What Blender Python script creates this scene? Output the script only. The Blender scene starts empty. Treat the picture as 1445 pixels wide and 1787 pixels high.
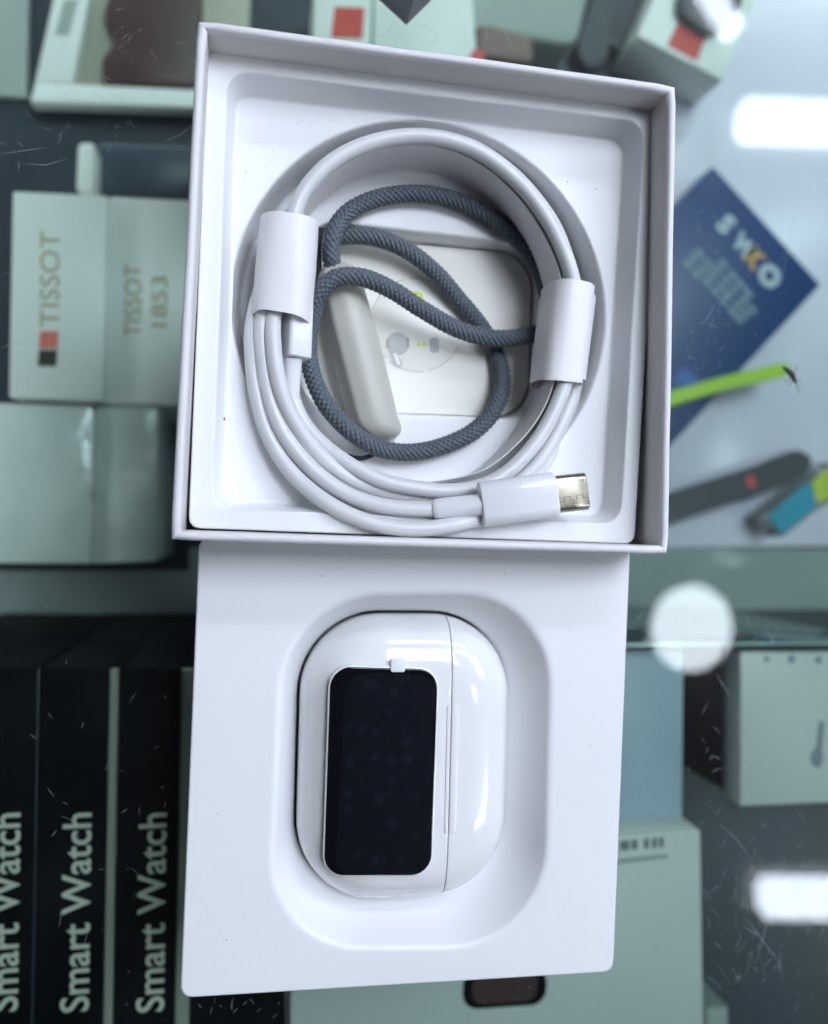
import bpy, bmesh, math, random
from mathutils import Vector, Matrix, noise
random.seed(7)
S = 0.001                                   # the scene is written in millimetres, built in metres

# ------------------------------------------------------------------ camera
scene = bpy.context.scene
COL = scene.collection
CAM = Vector((-32.128, -43.743, 203.917))
FPX, PW, PH = 1489.68, 1445.0, 1787.0
def rodrigues(r):
    v = Vector(r); a = v.length
    return Matrix.Rotation(a, 3, v / a)
RW = rodrigues((-0.0085, 0.1724, -0.0384))  # world -> camera
RC = RW.transposed()
cam_d = bpy.data.cameras.new('camera')
cam = bpy.data.objects.new('camera', cam_d)
COL.objects.link(cam)
cam.matrix_world = Matrix.Translation(CAM * S) @ RC.to_4x4()
cam_d.sensor_fit = 'HORIZONTAL'
cam_d.sensor_width = 5.6
cam_d.lens = FPX / PW * 5.6
cam_d.clip_start = 0.005
cam_d.clip_end = 50
cam_d.dof.use_dof = True
cam_d.dof.focus_distance = 0.174
cam_d.dof.aperture_fstop = cam_d.lens / 3.3
scene.camera = cam

def ray(px, py):
    return RC @ Vector((px - PW / 2, -(py - PH / 2), -FPX))
def P(px, py, z):                           # where the line of sight meets the level z (mm)
    d = ray(px, py)
    return CAM + d * ((z - CAM.z) / d.z)
def mirrored(px, py, h):                    # where the reflection seen at a glass point comes from, at height h
    g = P(px, py, 0); d = ray(px, py); d.z = -d.z
    return g + d * (h / d.z)

# ------------------------------------------------------------------ world and exposure
world = bpy.data.worlds.new('World'); scene.world = world
world.use_nodes = True
bg = world.node_tree.nodes['Background']
bg.inputs[0].default_value = (0.80, 0.86, 1.0, 1)
bg.inputs[1].default_value = 0.035
scene.view_settings.view_transform = 'Standard'
scene.view_settings.look = 'None'
scene.view_settings.exposure = -0.12
scene.view_settings.gamma = 1.0
scene.render.engine = 'CYCLES'
scene.cycles.transparent_max_bounces = 24
scene.cycles.max_bounces = 8
LAMP_H = 1500.0
LAMP_E = 36.0
PANEL_E = 7.0
OVER_E = 17.0
STRIP_E = 19.0

# ------------------------------------------------------------------ materials
MATS = {}
def nodes_of(name):
    m = bpy.data.materials.new(name); m.use_nodes = True
    MATS[name] = m
    nt = m.node_tree
    return m, nt, nt.nodes['Principled BSDF']
def mat(name, col, rough=0.5, metal=0.0, var=0.04, vscale=60.0, bump=0.0, bscale=800.0, spec=0.5, coat=0.0, sss=0.0, bdist=0.0002):
    m, nt, b = nodes_of(name)
    tc = nt.nodes.new('ShaderNodeTexCoord')
    n = nt.nodes.new('ShaderNodeTexNoise'); n.inputs['Scale'].default_value = vscale; n.inputs['Detail'].default_value = 4
    nt.links.new(tc.outputs['Object'], n.inputs['Vector'])
    r = nt.nodes.new('ShaderNodeMixRGB')
    r.inputs[1].default_value = tuple(max(0, c * (1 - var)) for c in col) + (1,)
    r.inputs[2].default_value = tuple(min(1, c * (1 + var)) for c in col) + (1,)
    nt.links.new(n.outputs['Fac'], r.inputs[0]); nt.links.new(r.outputs[0], b.inputs['Base Color'])
    rr = nt.nodes.new('ShaderNodeMapRange')
    rr.inputs['To Min'].default_value = max(0.02, rough * 0.85); rr.inputs['To Max'].default_value = min(1, rough * 1.15)
    nt.links.new(n.outputs['Fac'], rr.inputs['Value']); nt.links.new(rr.outputs[0], b.inputs['Roughness'])
    b.inputs['Metallic'].default_value = metal
    b.inputs['Specular IOR Level'].default_value = spec
    b.inputs['Coat Weight'].default_value = coat; b.inputs['Coat Roughness'].default_value = 0.03
    if sss:
        b.inputs['Subsurface Weight'].default_value = sss
        b.inputs['Subsurface Radius'].default_value = (1, 1, 1); b.inputs['Subsurface Scale'].default_value = 0.0008
    if bump:
        n2 = nt.nodes.new('ShaderNodeTexNoise'); n2.inputs['Scale'].default_value = bscale; n2.inputs['Detail'].default_value = 3
        nt.links.new(tc.outputs['Object'], n2.inputs['Vector'])
        bp = nt.nodes.new('ShaderNodeBump'); bp.inputs['Strength'].default_value = bump; bp.inputs['Distance'].default_value = bdist
        nt.links.new(n2.outputs['Fac'], bp.inputs['Height']); nt.links.new(bp.outputs[0], b.inputs['Normal'])
    return m

mat('tray_plastic', (0.83, 0.835, 0.85), 0.42, var=0.015, bump=0.10, bscale=350, sss=0.0)
mat('paper_white', (0.79, 0.77, 0.79), 0.55, var=0.02, bump=0.12, bscale=1500)
mat('paper_board', (0.30, 0.23, 0.15), 0.85, var=0.15, bump=0.3, bscale=1500)
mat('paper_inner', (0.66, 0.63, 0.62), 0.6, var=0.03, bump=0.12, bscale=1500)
mat('cable_rubber', (0.67, 0.675, 0.69), 0.34, var=0.015, bump=0.05, bscale=600)
mat('wrap_paper', (0.84, 0.815, 0.835), 0.42, var=0.015, bump=0.05, bscale=700)
mat('plug_plastic', (0.82, 0.83, 0.86), 0.16, var=0.01)
mat('plug_metal', (0.42, 0.38, 0.31), 0.28, metal=1.0, var=0.3, vscale=400)
mat('dark_metal', (0.16, 0.14, 0.11), 0.3, metal=1.0)
mat('silicone_grey', (0.50, 0.49, 0.445), 0.42, var=0.03, vscale=90, bump=0.12, bscale=300, sss=0.1)
mat('card_stock', (0.92, 0.90, 0.835), 0.4, var=0.012, bump=0.08, bscale=500)
mat('card_line', (0.52, 0.52, 0.42), 0.6)
mat('card_lime', (0.70, 0.86, 0.02), 0.5)
mat('card_lime_pale', (0.72, 0.78, 0.25), 0.5)
mat('card_grey', (0.56, 0.56, 0.545), 0.5)
mat('card_grey_dark', (0.40, 0.40, 0.40), 0.5)
mat('case_plastic', (0.86, 0.855, 0.86), 0.10, var=0.01, coat=0.5)
mat('screen_black', (0.004, 0.004, 0.007), 0.05, var=0.0, spec=0.5)
mat('film_tab', (0.80, 0.84, 0.84), 0.35)
mat('red_ink', (0.55, 0.01, 0.02), 0.5)
mat('speck_grey', (0.12, 0.12, 0.13), 0.6)
mat('insect_brown', (0.035, 0.03, 0.025), 0.5)
mat('carton_dark', (0.27, 0.28, 0.31), 0.55, bump=0.1)
# things under the counter glass
mat('shelf_dark', (0.030, 0.042, 0.058), 0.42, var=0.5, vscale=14)
mat('sheet_reflect_tint', (0.72, 0.69, 0.82), 0.22, var=0.03, vscale=15)  # white sheet; the violet tint paints in the ceiling's reflection on the glass
mat('box_white', (0.84, 0.87, 0.84), 0.4, var=0.03, vscale=20)
mat('box_white_gloss', (0.74, 0.80, 0.77), 0.16, var=0.05, vscale=25, bump=0.8, bscale=45, bdist=0.003)
mat('box_white_dim', (0.66, 0.69, 0.68), 0.4, var=0.05, vscale=20)  # box white darkened to paint in the weaker light on these cartons
mat('box_grey', (0.36, 0.41, 0.38), 0.5, var=0.06)
mat('box_blue_pale', (0.40, 0.50, 0.60), 0.35, var=0.04)
mat('box_black', (0.002, 0.003, 0.004), 0.6, var=0.3, spec=0.06)
mat('box_edge', (0.36, 0.38, 0.32), 0.5, var=0.05)
mat('letter_pale', (0.64, 0.65, 0.57), 0.5)
mat('letter_gold', (0.42, 0.37, 0.17), 0.45, metal=0.0)
mat('label_red', (0.62, 0.07, 0.055), 0.5, var=0.25, vscale=200)
mat('logo_salmon', (0.78, 0.20, 0.15), 0.5)
mat('logo_black', (0.035, 0.033, 0.02), 0.5)
mat('print_grey', (0.20, 0.23, 0.25), 0.6)
mat('print_slate', (0.25, 0.29, 0.35), 0.6)
mat('cream_card', (0.42, 0.42, 0.34), 0.6, var=0.06)
mat('strap_maroon', (0.065, 0.030, 0.030), 0.45, var=0.3)
mat('strap_dark', (0.022, 0.035, 0.042), 0.5, var=0.3)
mat('brown_leather', (0.20, 0.13, 0.105), 0.5, var=0.15)
mat('card_blue', (0.004, 0.042, 0.160), 0.35, var=0.15, vscale=30)
mat('blue_bright', (0.01, 0.08, 0.40), 0.35)
mat('print_white', (0.46, 0.54, 0.60), 0.5)
mat('print_mist', (0.16, 0.24, 0.31), 0.5, var=0.2, vscale=300)
mat('print_orange', (0.62, 0.33, 0.05), 0.5)
mat('lime', (0.36, 0.60, 0.01), 0.4)
mat('stick_dark', (0.030, 0.036, 0.05), 0.4, var=0.2)
mat('cyan_tag', (0.01, 0.27, 0.42), 0.4, var=0.1)
mat('yellow_green', (0.48, 0.58, 0.04), 0.4)
mat('navy_slab', (0.055, 0.075, 0.105), 0.35, var=0.1)
mat('ledge_glass', (0.29, 0.34, 0.345), 0.12, var=0.14, vscale=12)
mat('glass_edge', (0.40, 0.60, 0.55), 0.15)
mat('divider_teal', (0.012, 0.055, 0.062), 0.10, var=0.3, vscale=20)
mat('lamp_body', (0.8, 0.8, 0.8), 0.5)

def emissive(name, col, e):
    m = bpy.data.materials.new(name); m.use_nodes = True; MATS[name] = m
    nt = m.node_tree; nt.nodes.remove(nt.nodes['Principled BSDF'])
    em = nt.nodes.new('ShaderNodeEmission'); em.inputs[0].default_value = col + (1,); em.inputs[1].default_value = e
    nt.links.new(em.outputs[0], nt.nodes['Material Output'].inputs[0])
emissive('lamp_glow', (0.792, 0.876, 1.0), LAMP_E)
emissive('lamp_glow_round', (0.82, 0.92, 1.0), LAMP_E * 0.8)
emissive('strip_glow', (0.86, 0.93, 1.0), STRIP_E)
emissive('over_fill_glow', (0.792, 0.876, 1.0), OVER_E)
emissive('fill_panel_glow', (0.792, 0.876, 1.0), PANEL_E)

def glass_material():
    # clear sheet: Fresnel reflection over a green tinted transparent sheet, with smudges
    m = bpy.data.materials.new('counter_glass'); m.use_nodes = True; MATS['counter_glass'] = m
    nt = m.node_tree; nt.nodes.remove(nt.nodes['Principled BSDF']); L = nt.links.new
    out = nt.nodes['Material Output']
    tr = nt.nodes.new('ShaderNodeBsdfTransparent'); tr.inputs[0].default_value = (0.90, 0.965, 0.93, 1)
    gl = nt.nodes.new('ShaderNodeBsdfGlossy'); gl.inputs['Roughness'].default_value = 0.02
    df = nt.nodes.new('ShaderNodeBsdfDiffuse'); df.inputs[0].default_value = (0.7, 0.74, 0.78, 1)
    fr = nt.nodes.new('ShaderNodeFresnel'); fr.inputs[0].default_value = 1.52
    tc = nt.nodes.new('ShaderNodeTexCoord')
    n = nt.nodes.new('ShaderNodeTexNoise'); n.inputs['Scale'].default_value = 22; n.inputs['Detail'].default_value = 7; n.inputs['Roughness'].default_value = 0.65
    L(tc.outputs['Object'], n.inputs['Vector'])
    mr = nt.nodes.new('ShaderNodeMapRange'); mr.inputs['From Min'].default_value = 0.45; mr.inputs['From Max'].default_value = 0.8
    mr.inputs['To Min'].default_value = 0.001; mr.inputs['To Max'].default_value = 0.014
    L(n.outputs['Fac'], mr.inputs['Value'])
    a = nt.nodes.new('ShaderNodeMixShader'); L(mr.outputs[0], a.inputs[0]); L(tr.outputs[0], a.inputs[1]); L(df.outputs[0], a.inputs[2])
    g2 = nt.nodes.new('ShaderNodeBsdfGlossy'); g2.inputs['Roughness'].default_value = 0.26
    gg = nt.nodes.new('ShaderNodeMixShader'); gg.inputs[0].default_value = 0.16; L(gl.outputs[0], gg.inputs[1]); L(g2.outputs[0], gg.inputs[2])
    b = nt.nodes.new('ShaderNodeMixShader'); L(fr.outputs[0], b.inputs[0]); L(a.outputs[0], b.inputs[1]); L(gg.outputs[0], b.inputs[2])
    L(b.outputs[0], out.inputs[0])
    u = bpy.data.materials.new('counter_glass_under'); u.use_nodes = True; MATS['counter_glass_under'] = u
    nt = u.node_tree; nt.nodes.remove(nt.nodes['Principled BSDF'])
    tr = nt.nodes.new('ShaderNodeBsdfTransparent'); tr.inputs[0].default_value = (0.93, 0.975, 0.955, 1)
    nt.links.new(tr.outputs[0], nt.nodes['Material Output'].inputs[0])
glass_material()

def veil(name, col, amount, gloss_rough, pattern=None):
    # thin clear film: mostly transparent, a little diffuse, a Fresnel gloss
    m = bpy.data.materials.new(name); m.use_nodes = True; MATS[name] = m
    nt = m.node_tree; nt.nodes.remove(nt.nodes['Principled BSDF']); L = nt.links.new
    tr = nt.nodes.new('ShaderNodeBsdfTransparent')
    df = nt.nodes.new('ShaderNodeBsdfDiffuse'); df.inputs[0].default_value = col + (1,)
    gl = nt.nodes.new('ShaderNodeBsdfGlossy'); gl.inputs['Roughness'].default_value = gloss_rough
    fr = nt.nodes.new('ShaderNodeFresnel'); fr.inputs[0].default_value = 1.4
    a = nt.nodes.new('ShaderNodeMixShader'); a.inputs[0].default_value = amount
    L(tr.outputs[0], a.inputs[1]); L(df.outputs[0], a.inputs[2])
    if pattern:
        tc = nt.nodes.new('ShaderNodeTexCoord')
        v = nt.nodes.new('ShaderNodeTexVoronoi'); v.inputs['Scale'].default_value = pattern; v.inputs['Randomness'].default_value = 1.0
        nz = nt.nodes.new('ShaderNodeTexNoise'); nz.inputs['Scale'].default_value = 500
        mv = nt.nodes.new('ShaderNodeMixRGB'); mv.inputs[0].default_value = 0.0007
        L(tc.outputs['Object'], nz.inputs['Vector']); L(tc.outputs['Object'], mv.inputs[1]); L(nz.outputs['Color'], mv.inputs[2])
        L(mv.outputs[0], v.inputs['Vector'])
        sep = nt.nodes.new('ShaderNodeSeparateColor'); L(v.outputs['Color'], sep.inputs[0])
        rad = nt.nodes.new('ShaderNodeMath'); rad.operation = 'MULTIPLY'; rad.inputs[1].default_value = 0.42; L(sep.outputs[0], rad.inputs[0])
        lt = nt.nodes.new('ShaderNodeMath'); lt.operation = 'LESS_THAN'; L(v.outputs['Distance'], lt.inputs[0]); L(rad.outputs[0], lt.inputs[1])
        mr = nt.nodes.new('ShaderNodeMapRange'); mr.inputs['To Min'].default_value = amount; mr.inputs['To Max'].default_value = amount * 2.1
        L(lt.outputs[0], mr.inputs['Value']); L(mr.outputs[0], a.inputs[0])
    b = nt.nodes.new('ShaderNodeMixShader'); L(fr.outputs[0], b.inputs[0]); L(a.outputs[0], b.inputs[1]); L(gl.outputs[0], b.inputs[2])
    L(b.outputs[0], nt.nodes['Material Output'].inputs[0])
veil('screen_film', (0.07, 0.10, 0.16), 0.024, 0.06, pattern=330)
veil('clear_film', (0.8, 0.8, 0.8), 0.05, 0.08)
veil('scratch_glint', (0.66, 0.72, 0.74), 0.5, 0.25)
veil('clear_wrap', (0.7, 0.76, 0.74), 0.12, 0.06)

def braid_material():
    m, nt, b = nodes_of('braid')
    tc = nt.nodes.new('ShaderNodeTexCoord')
    at = nt.nodes.new('ShaderNodeAttribute'); at.attribute_name = 'bump'
    n = nt.nodes.new('ShaderNodeTexNoise'); n.inputs['Scale'].default_value = 1800
    nt.links.new(tc.outputs['Object'], n.inputs['Vector'])
    r = nt.nodes.new('ShaderNodeMixRGB'); r.inputs[1].default_value = (0.026, 0.036, 0.048, 1); r.inputs[2].default_value = (0.150, 0.182, 0.218, 1)
    nt.links.new(n.outputs['Fac'], r.inputs[0]); nt.links.new(r.outputs[0], b.inputs['Base Color'])
    b.inputs['Roughness'].default_value = 0.62
    b.inputs['Sheen Weight'].default_value = 0.15
braid_material()
mat('thin_braid', (0.02, 0.024, 0.032), 0.6, var=0.5, vscale=1500)

# ------------------------------------------------------------------ mesh helpers (mm in, metres out)
def V3(p): return Vector((p[0], p[1], p[2]))
def build(name, verts, faces, m, parent=None, smooth=False, mats=None, fmat=None):
    me = bpy.data.meshes.new(name)
    me.from_pydata([tuple(c * S for c in v) for v in verts], [], faces)
    for k in ([m] if mats is None else mats): me.materials.append(MATS[k])
    bm = bmesh.new(); bm.from_mesh(me)
    bmesh.ops.recalc_face_normals(bm, faces=bm.faces)
    bm.to_mesh(me); bm.free()
    if fmat:
        for p, k in zip(me.polygons, fmat): p.material_index = k
    if smooth: me.polygons.foreach_set('use_smooth', [True] * len(me.polygons))
    me.update()
    o = bpy.data.objects.new(name, me); COL.objects.link(o)
    if parent is not None: attach(o, parent)
    return o
def attach(o, parent):
    o.parent = parent
    o.matrix_parent_inverse = parent.matrix_world.inverted()
def tag(o, label=None, cat=None, group=None, kind=None):
    if label: o['label'] = label
    if cat: o['category'] = cat
    if group: o['group'] = group
    if kind: o['kind'] = kind
    return o
def thing(name, loc, label, cat, group=None):
    o = bpy.data.objects.new(name, None); COL.objects.link(o)
    o.empty_display_size = 0.01
    o.matrix_world = Matrix.Translation(V3(loc) * S)
    return tag(o, label, cat, group)
def auto_smooth(o, deg=40):
    me = o.data
    bm = bmesh.new(); bm.from_mesh(me)
    for f in bm.faces: f.smooth = True
    for e in bm.edges:
        if len(e.link_faces) == 2 and e.calc_face_angle(0) > math.radians(deg): e.smooth = False
    bm.to_mesh(me); bm.free()
    return o

def weigh(o):
    m = o.modifiers.new('weighted', 'WEIGHTED_NORMAL'); m.keep_sharp = True; m.weight = 80
    return o
def loft(loops, close_first=False, close_last=False, ring=True):
    n = len(loops[0]); v = []; f = []
    for l in loops: v += [tuple(p) for p in l]
    for i in range(len(loops) - 1):
        for j in range(n if ring else n - 1):
            k = (j + 1) % n
            f.append((i * n + j, i * n + k, (i + 1) * n + k, (i + 1) * n + j))
    if close_first: f.append(tuple(range(n))[::-1])
    if close_last: f.append(tuple((len(loops) - 1) * n + j for j in range(n)))
    return v, f
def round_poly(corners, r, seg=10):         # corners: 2D; radius in mm
    n = len(corners); out = []
    for i in range(n):
        a, b, c = Vector(corners[i - 1][:2]), Vector(corners[i][:2]), Vector(corners[(i + 1) % n][:2])
        u = (a - b); w = (c - b)
        lu, lw = u.length, w.length; u /= lu; w /= lw
        ang = u.angle(w); t = min(r / math.tan(ang / 2), lu * 0.49, lw * 0.49); rr = t * math.tan(ang / 2)
        bis = (u + w).normalized(); cen = b + bis * (rr / math.sin(ang / 2))
        p0 = b + u * t - cen; p1 = b + w * t - cen
        a0 = math.atan2(p0.y, p0.x); a1 = math.atan2(p1.y, p1.x)
        d = (a1 - a0 + math.pi) % (2 * math.pi) - math.pi
        for k in range(seg + 1):
            q = a0 + d * k / seg
            out.append((cen.x + rr * math.cos(q), cen.y + rr * math.sin(q)))
    return out
def inset_poly(corners, d):                 # moves each side of a convex quad inwards by d
    n = len(corners); pts = [Vector(c[:2]) for c in corners]
    area = sum(pts[i].x * pts[(i + 1) % n].y - pts[(i + 1) % n].x * pts[i].y for i in range(n))
    sg = 1 if area > 0 else -1
    lines = []
    for i in range(n):
        a, b = pts[i], pts[(i + 1) % n]; t = (b - a).normalized()
        nn = Vector((-t.y, t.x)) * sg
        lines.append((a + nn * d, t))
    out = []
    for i in range(n):
        p, t = lines[i - 1]; q, s = lines[i]
        den = t.x * s.y - t.y * s.x
        k = ((q.x - p.x) * s.y - (q.y - p.y) * s.x) / den
        out.append(p + t * k)
    return out
def by_angle(poly, cen, angles):            # sample a star-shaped outline along rays from cen
    res = []; n = len(poly)
    pts = [(p[0] - cen[0], p[1] - cen[1]) for p in poly]
    for a in angles:
        dx, dy = math.cos(a), math.sin(a); best = 0
        for i in range(n):
            x0, y0 = pts[i]; x1, y1 = pts[(i + 1) % n]
            ex, ey = x1 - x0, y1 - y0
            den = dx * ey - dy * ex
            if abs(den) < 1e-12: continue
            t = (x0 * ey - y0 * ex) / den; s = (x0 * dy - y0 * dx) / den
            if t > 0 and -1e-6 <= s <= 1 + 1e-6: best = max(best, t)
        res.append((cen[0] + dx * best, cen[1] + dy * best))
    return res
def circle_poly(c, r, n=120, ry=None):
    ry = ry or r
    return [(c[0] + r * math.cos(2 * math.pi * i / n), c[1] + ry * math.sin(2 * math.pi * i / n)) for i in range(n)]
def at_z(poly, z): return [(p[0], p[1], z) for p in poly]

def catmull(pts, step=1.0, closed=False):
    pts = [V3(p) for p in pts]; n = len(pts); out = []
    rng = n if closed else n - 1
    for i in range(rng):
        if closed: p0, p1, p2, p3 = pts[i - 1], pts[i], pts[(i + 1) % n], pts[(i + 2) % n]
        else:
            p1, p2 = pts[i], pts[i + 1]
            p0 = pts[i - 1] if i else p1 * 2 - p2
            p3 = pts[i + 2] if i + 2 < n else p2 * 2 - p1
        t0 = 0; t1 = t0 + max(1e-6, (p1 - p0).length) ** 0.5; t2 = t1 + max(1e-6, (p2 - p1).length) ** 0.5; t3 = t2 + max(1e-6, (p3 - p2).length) ** 0.5
        k = max(2, int((p2 - p1).length / step))
        for j in range(k):
            t = t1 + (t2 - t1) * j / k
            a1 = p0 * ((t1 - t) / (t1 - t0)) + p1 * ((t - t0) / (t1 - t0))
            a2 = p1 * ((t2 - t) / (t2 - t1)) + p2 * ((t - t1) / (t2 - t1))
            a3 = p2 * ((t3 - t) / (t3 - t2)) + p3 * ((t - t2) / (t3 - t2))
            b1 = a1 * ((t2 - t) / (t2 - t0)) + a2 * ((t - t0) / (t2 - t0))
            b2 = a2 * ((t3 - t) / (t3 - t1)) + a3 * ((t - t1) / (t3 - t1))
            out.append(b1 * ((t2 - t) / (t2 - t1)) + b2 * ((t - t1) / (t2 - t1)))
    if not closed: out.append(pts[-1])
    return out
def even(pts, step):
    out = [pts[0]]; need = step
    for a, b in zip(pts, pts[1:]):
        d = (b - a).length; pos = 0
        while d - pos >= need:
            pos += need; out.append(a + (b - a) * (pos / d)); need = step
        need -= d - pos
    return out
def frames(path):
    n = len(path); T = []
    for i in range(n):
        T.append((path[min(n - 1, i + 1)] - path[max(0, i - 1)]).normalized())
    up = Vector((0, 0, 1)); N = []
    nn = (up - T[0] * up.dot(T[0])).normalized()
    for t in T:
        nn = (nn - t * nn.dot(t)).normalized(); N.append(nn)
    return [(p, t, a, t.cross(a)) for p, t, a in zip(path, T, N)]
def tube_data(path, rad, seg=20, cap=True):
    fr = frames(path); loops = []
    for i, (p, t, a, b) in enumerate(fr):
        r = rad(i / (len(fr) - 1)) if callable(rad) else rad
        loops.append([p + a * (r * math.cos(2 * math.pi * j / seg)) + b * (r * math.sin(2 * math.pi * j / seg)) for j in range(seg)])
    return loft(loops, cap, cap)
def tube(name, pts, rad, m, parent=None, seg=20, step=1.0):
    v, f = tube_data(catmull(pts, step), rad, seg)
    return auto_smooth(build(name, v, f, m, parent), 50)
def join_data(parts):
    V = []; F = []
    for v, f in parts:
        k = len(V); V += v; F += [tuple(i + k for i in q) for q in f]
    return V, F
def slab(poly, z0, z1):                     # prism over a 2D outline
    n = len(poly)
    return loft([at_z(poly, z0), at_z(poly, z1)], True, True)
def slab_obj(name, poly, z0, z1, m, parent=None, bevel=0.0):
    v, f = slab(poly, z0, z1)
    o = build(name, v, f, m, parent)
    if bevel: soften(o, bevel)
    return o
def soften(o, w, seg=2, deg=35):
    bm = bmesh.new(); bm.from_mesh(o.data)
    es = [e for e in bm.edges if len(e.link_faces) == 2 and e.calc_face_angle(0) > math.radians(deg)]
    bmesh.ops.bevel(bm, geom=es, offset=w * S, segments=seg, profile=0.5, affect='EDGES', clamp_overlap=True)
    for f in bm.faces: f.smooth = True
    for e in bm.edges:
        if len(e.link_faces) == 2 and e.calc_face_angle(0) > math.radians(38): e.smooth = False
    bm.to_mesh(o.data); bm.free()
    return o
def px_poly(pts, z): return [tuple(P(x, y, z)[:2]) for x, y in pts]
def text_obj(body, size, origin, xdir, z, m, parent, bold=0.0, name='lettering', squeeze=1.0, length=None):
    cu = bpy.data.curves.new('t', 'FONT'); cu.body = body; cu.size = 1.0; cu.offset = bold; cu.extrude = 0.003
    cu.resolution_u = 4
    o = bpy.data.objects.new('t', cu); COL.objects.link(o)
    dg = bpy.context.evaluated_depsgraph_get()
    me = bpy.data.meshes.new_from_object(o.evaluated_get(dg))
    bpy.data.objects.remove(o); bpy.data.curves.remove(cu)
    xs = [v.co.x for v in me.vertices]; w = max(xs) - min(xs); x0 = min(xs)
    sx = (length / w) if length else size * squeeze
    u = Vector((xdir[0], xdir[1], 0)).normalized(); n = Vector((-u.y, u.x, 0))
    og = Vector((origin[0], origin[1], 0))
    for v in me.vertices:
        c = v.co; q = og + u * ((c.x - x0) * sx) + n * (c.y * size)
        v.co = Vector((q.x, q.y, z + 0.05 + c.z * 10)) * S
    me.materials.clear(); me.materials.append(MATS[m])
    t = bpy.data.objects.new(name, me); COL.objects.link(t)
    attach(t, parent)
    return t
TAU = 2 * math.pi

# ------------------------------------------------------------------ the counter: glass top and the shelf under it
SHELF = -180.0
def plate(name, x0, x1, y0, y1, z0, z1, mats, fmat):
    v = [(x0, y0, z0), (x1, y0, z0), (x1, y1, z0), (x0, y1, z0), (x0, y0, z1), (x1, y0, z1), (x1, y1, z1), (x0, y1, z1)]
    f = [(3, 2, 1, 0), (4, 5, 6, 7), (0, 1, 5, 4), (1, 2, 6, 5), (2, 3, 7, 6), (3, 0, 4, 7)]
    me = bpy.data.meshes.new(name); me.from_pydata([tuple(c * S for c in p) for p in v], [], f)
    for k in mats: me.materials.append(MATS[k])
    for p, k in zip(me.polygons, fmat): p.material_index = k
    o = bpy.data.objects.new(name, me); COL.objects.link(o)
    return o
glass = plate('glass_countertop', -520, 560, -560, 480, -8, 0, ['counter_glass_under', 'counter_glass', 'glass_edge'], [0, 1, 2, 2, 2, 2])
tag(glass, 'scratched clear greenish glass top of the display counter', kind='structure')
shelf = plate('display_shelf', -620, 660, -660, 580, SHELF - 12, SHELF, ['shelf_dark'], [0] * 6)
tag(shelf, 'dark glossy shelf beneath the counter glass', kind='structure')

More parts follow.
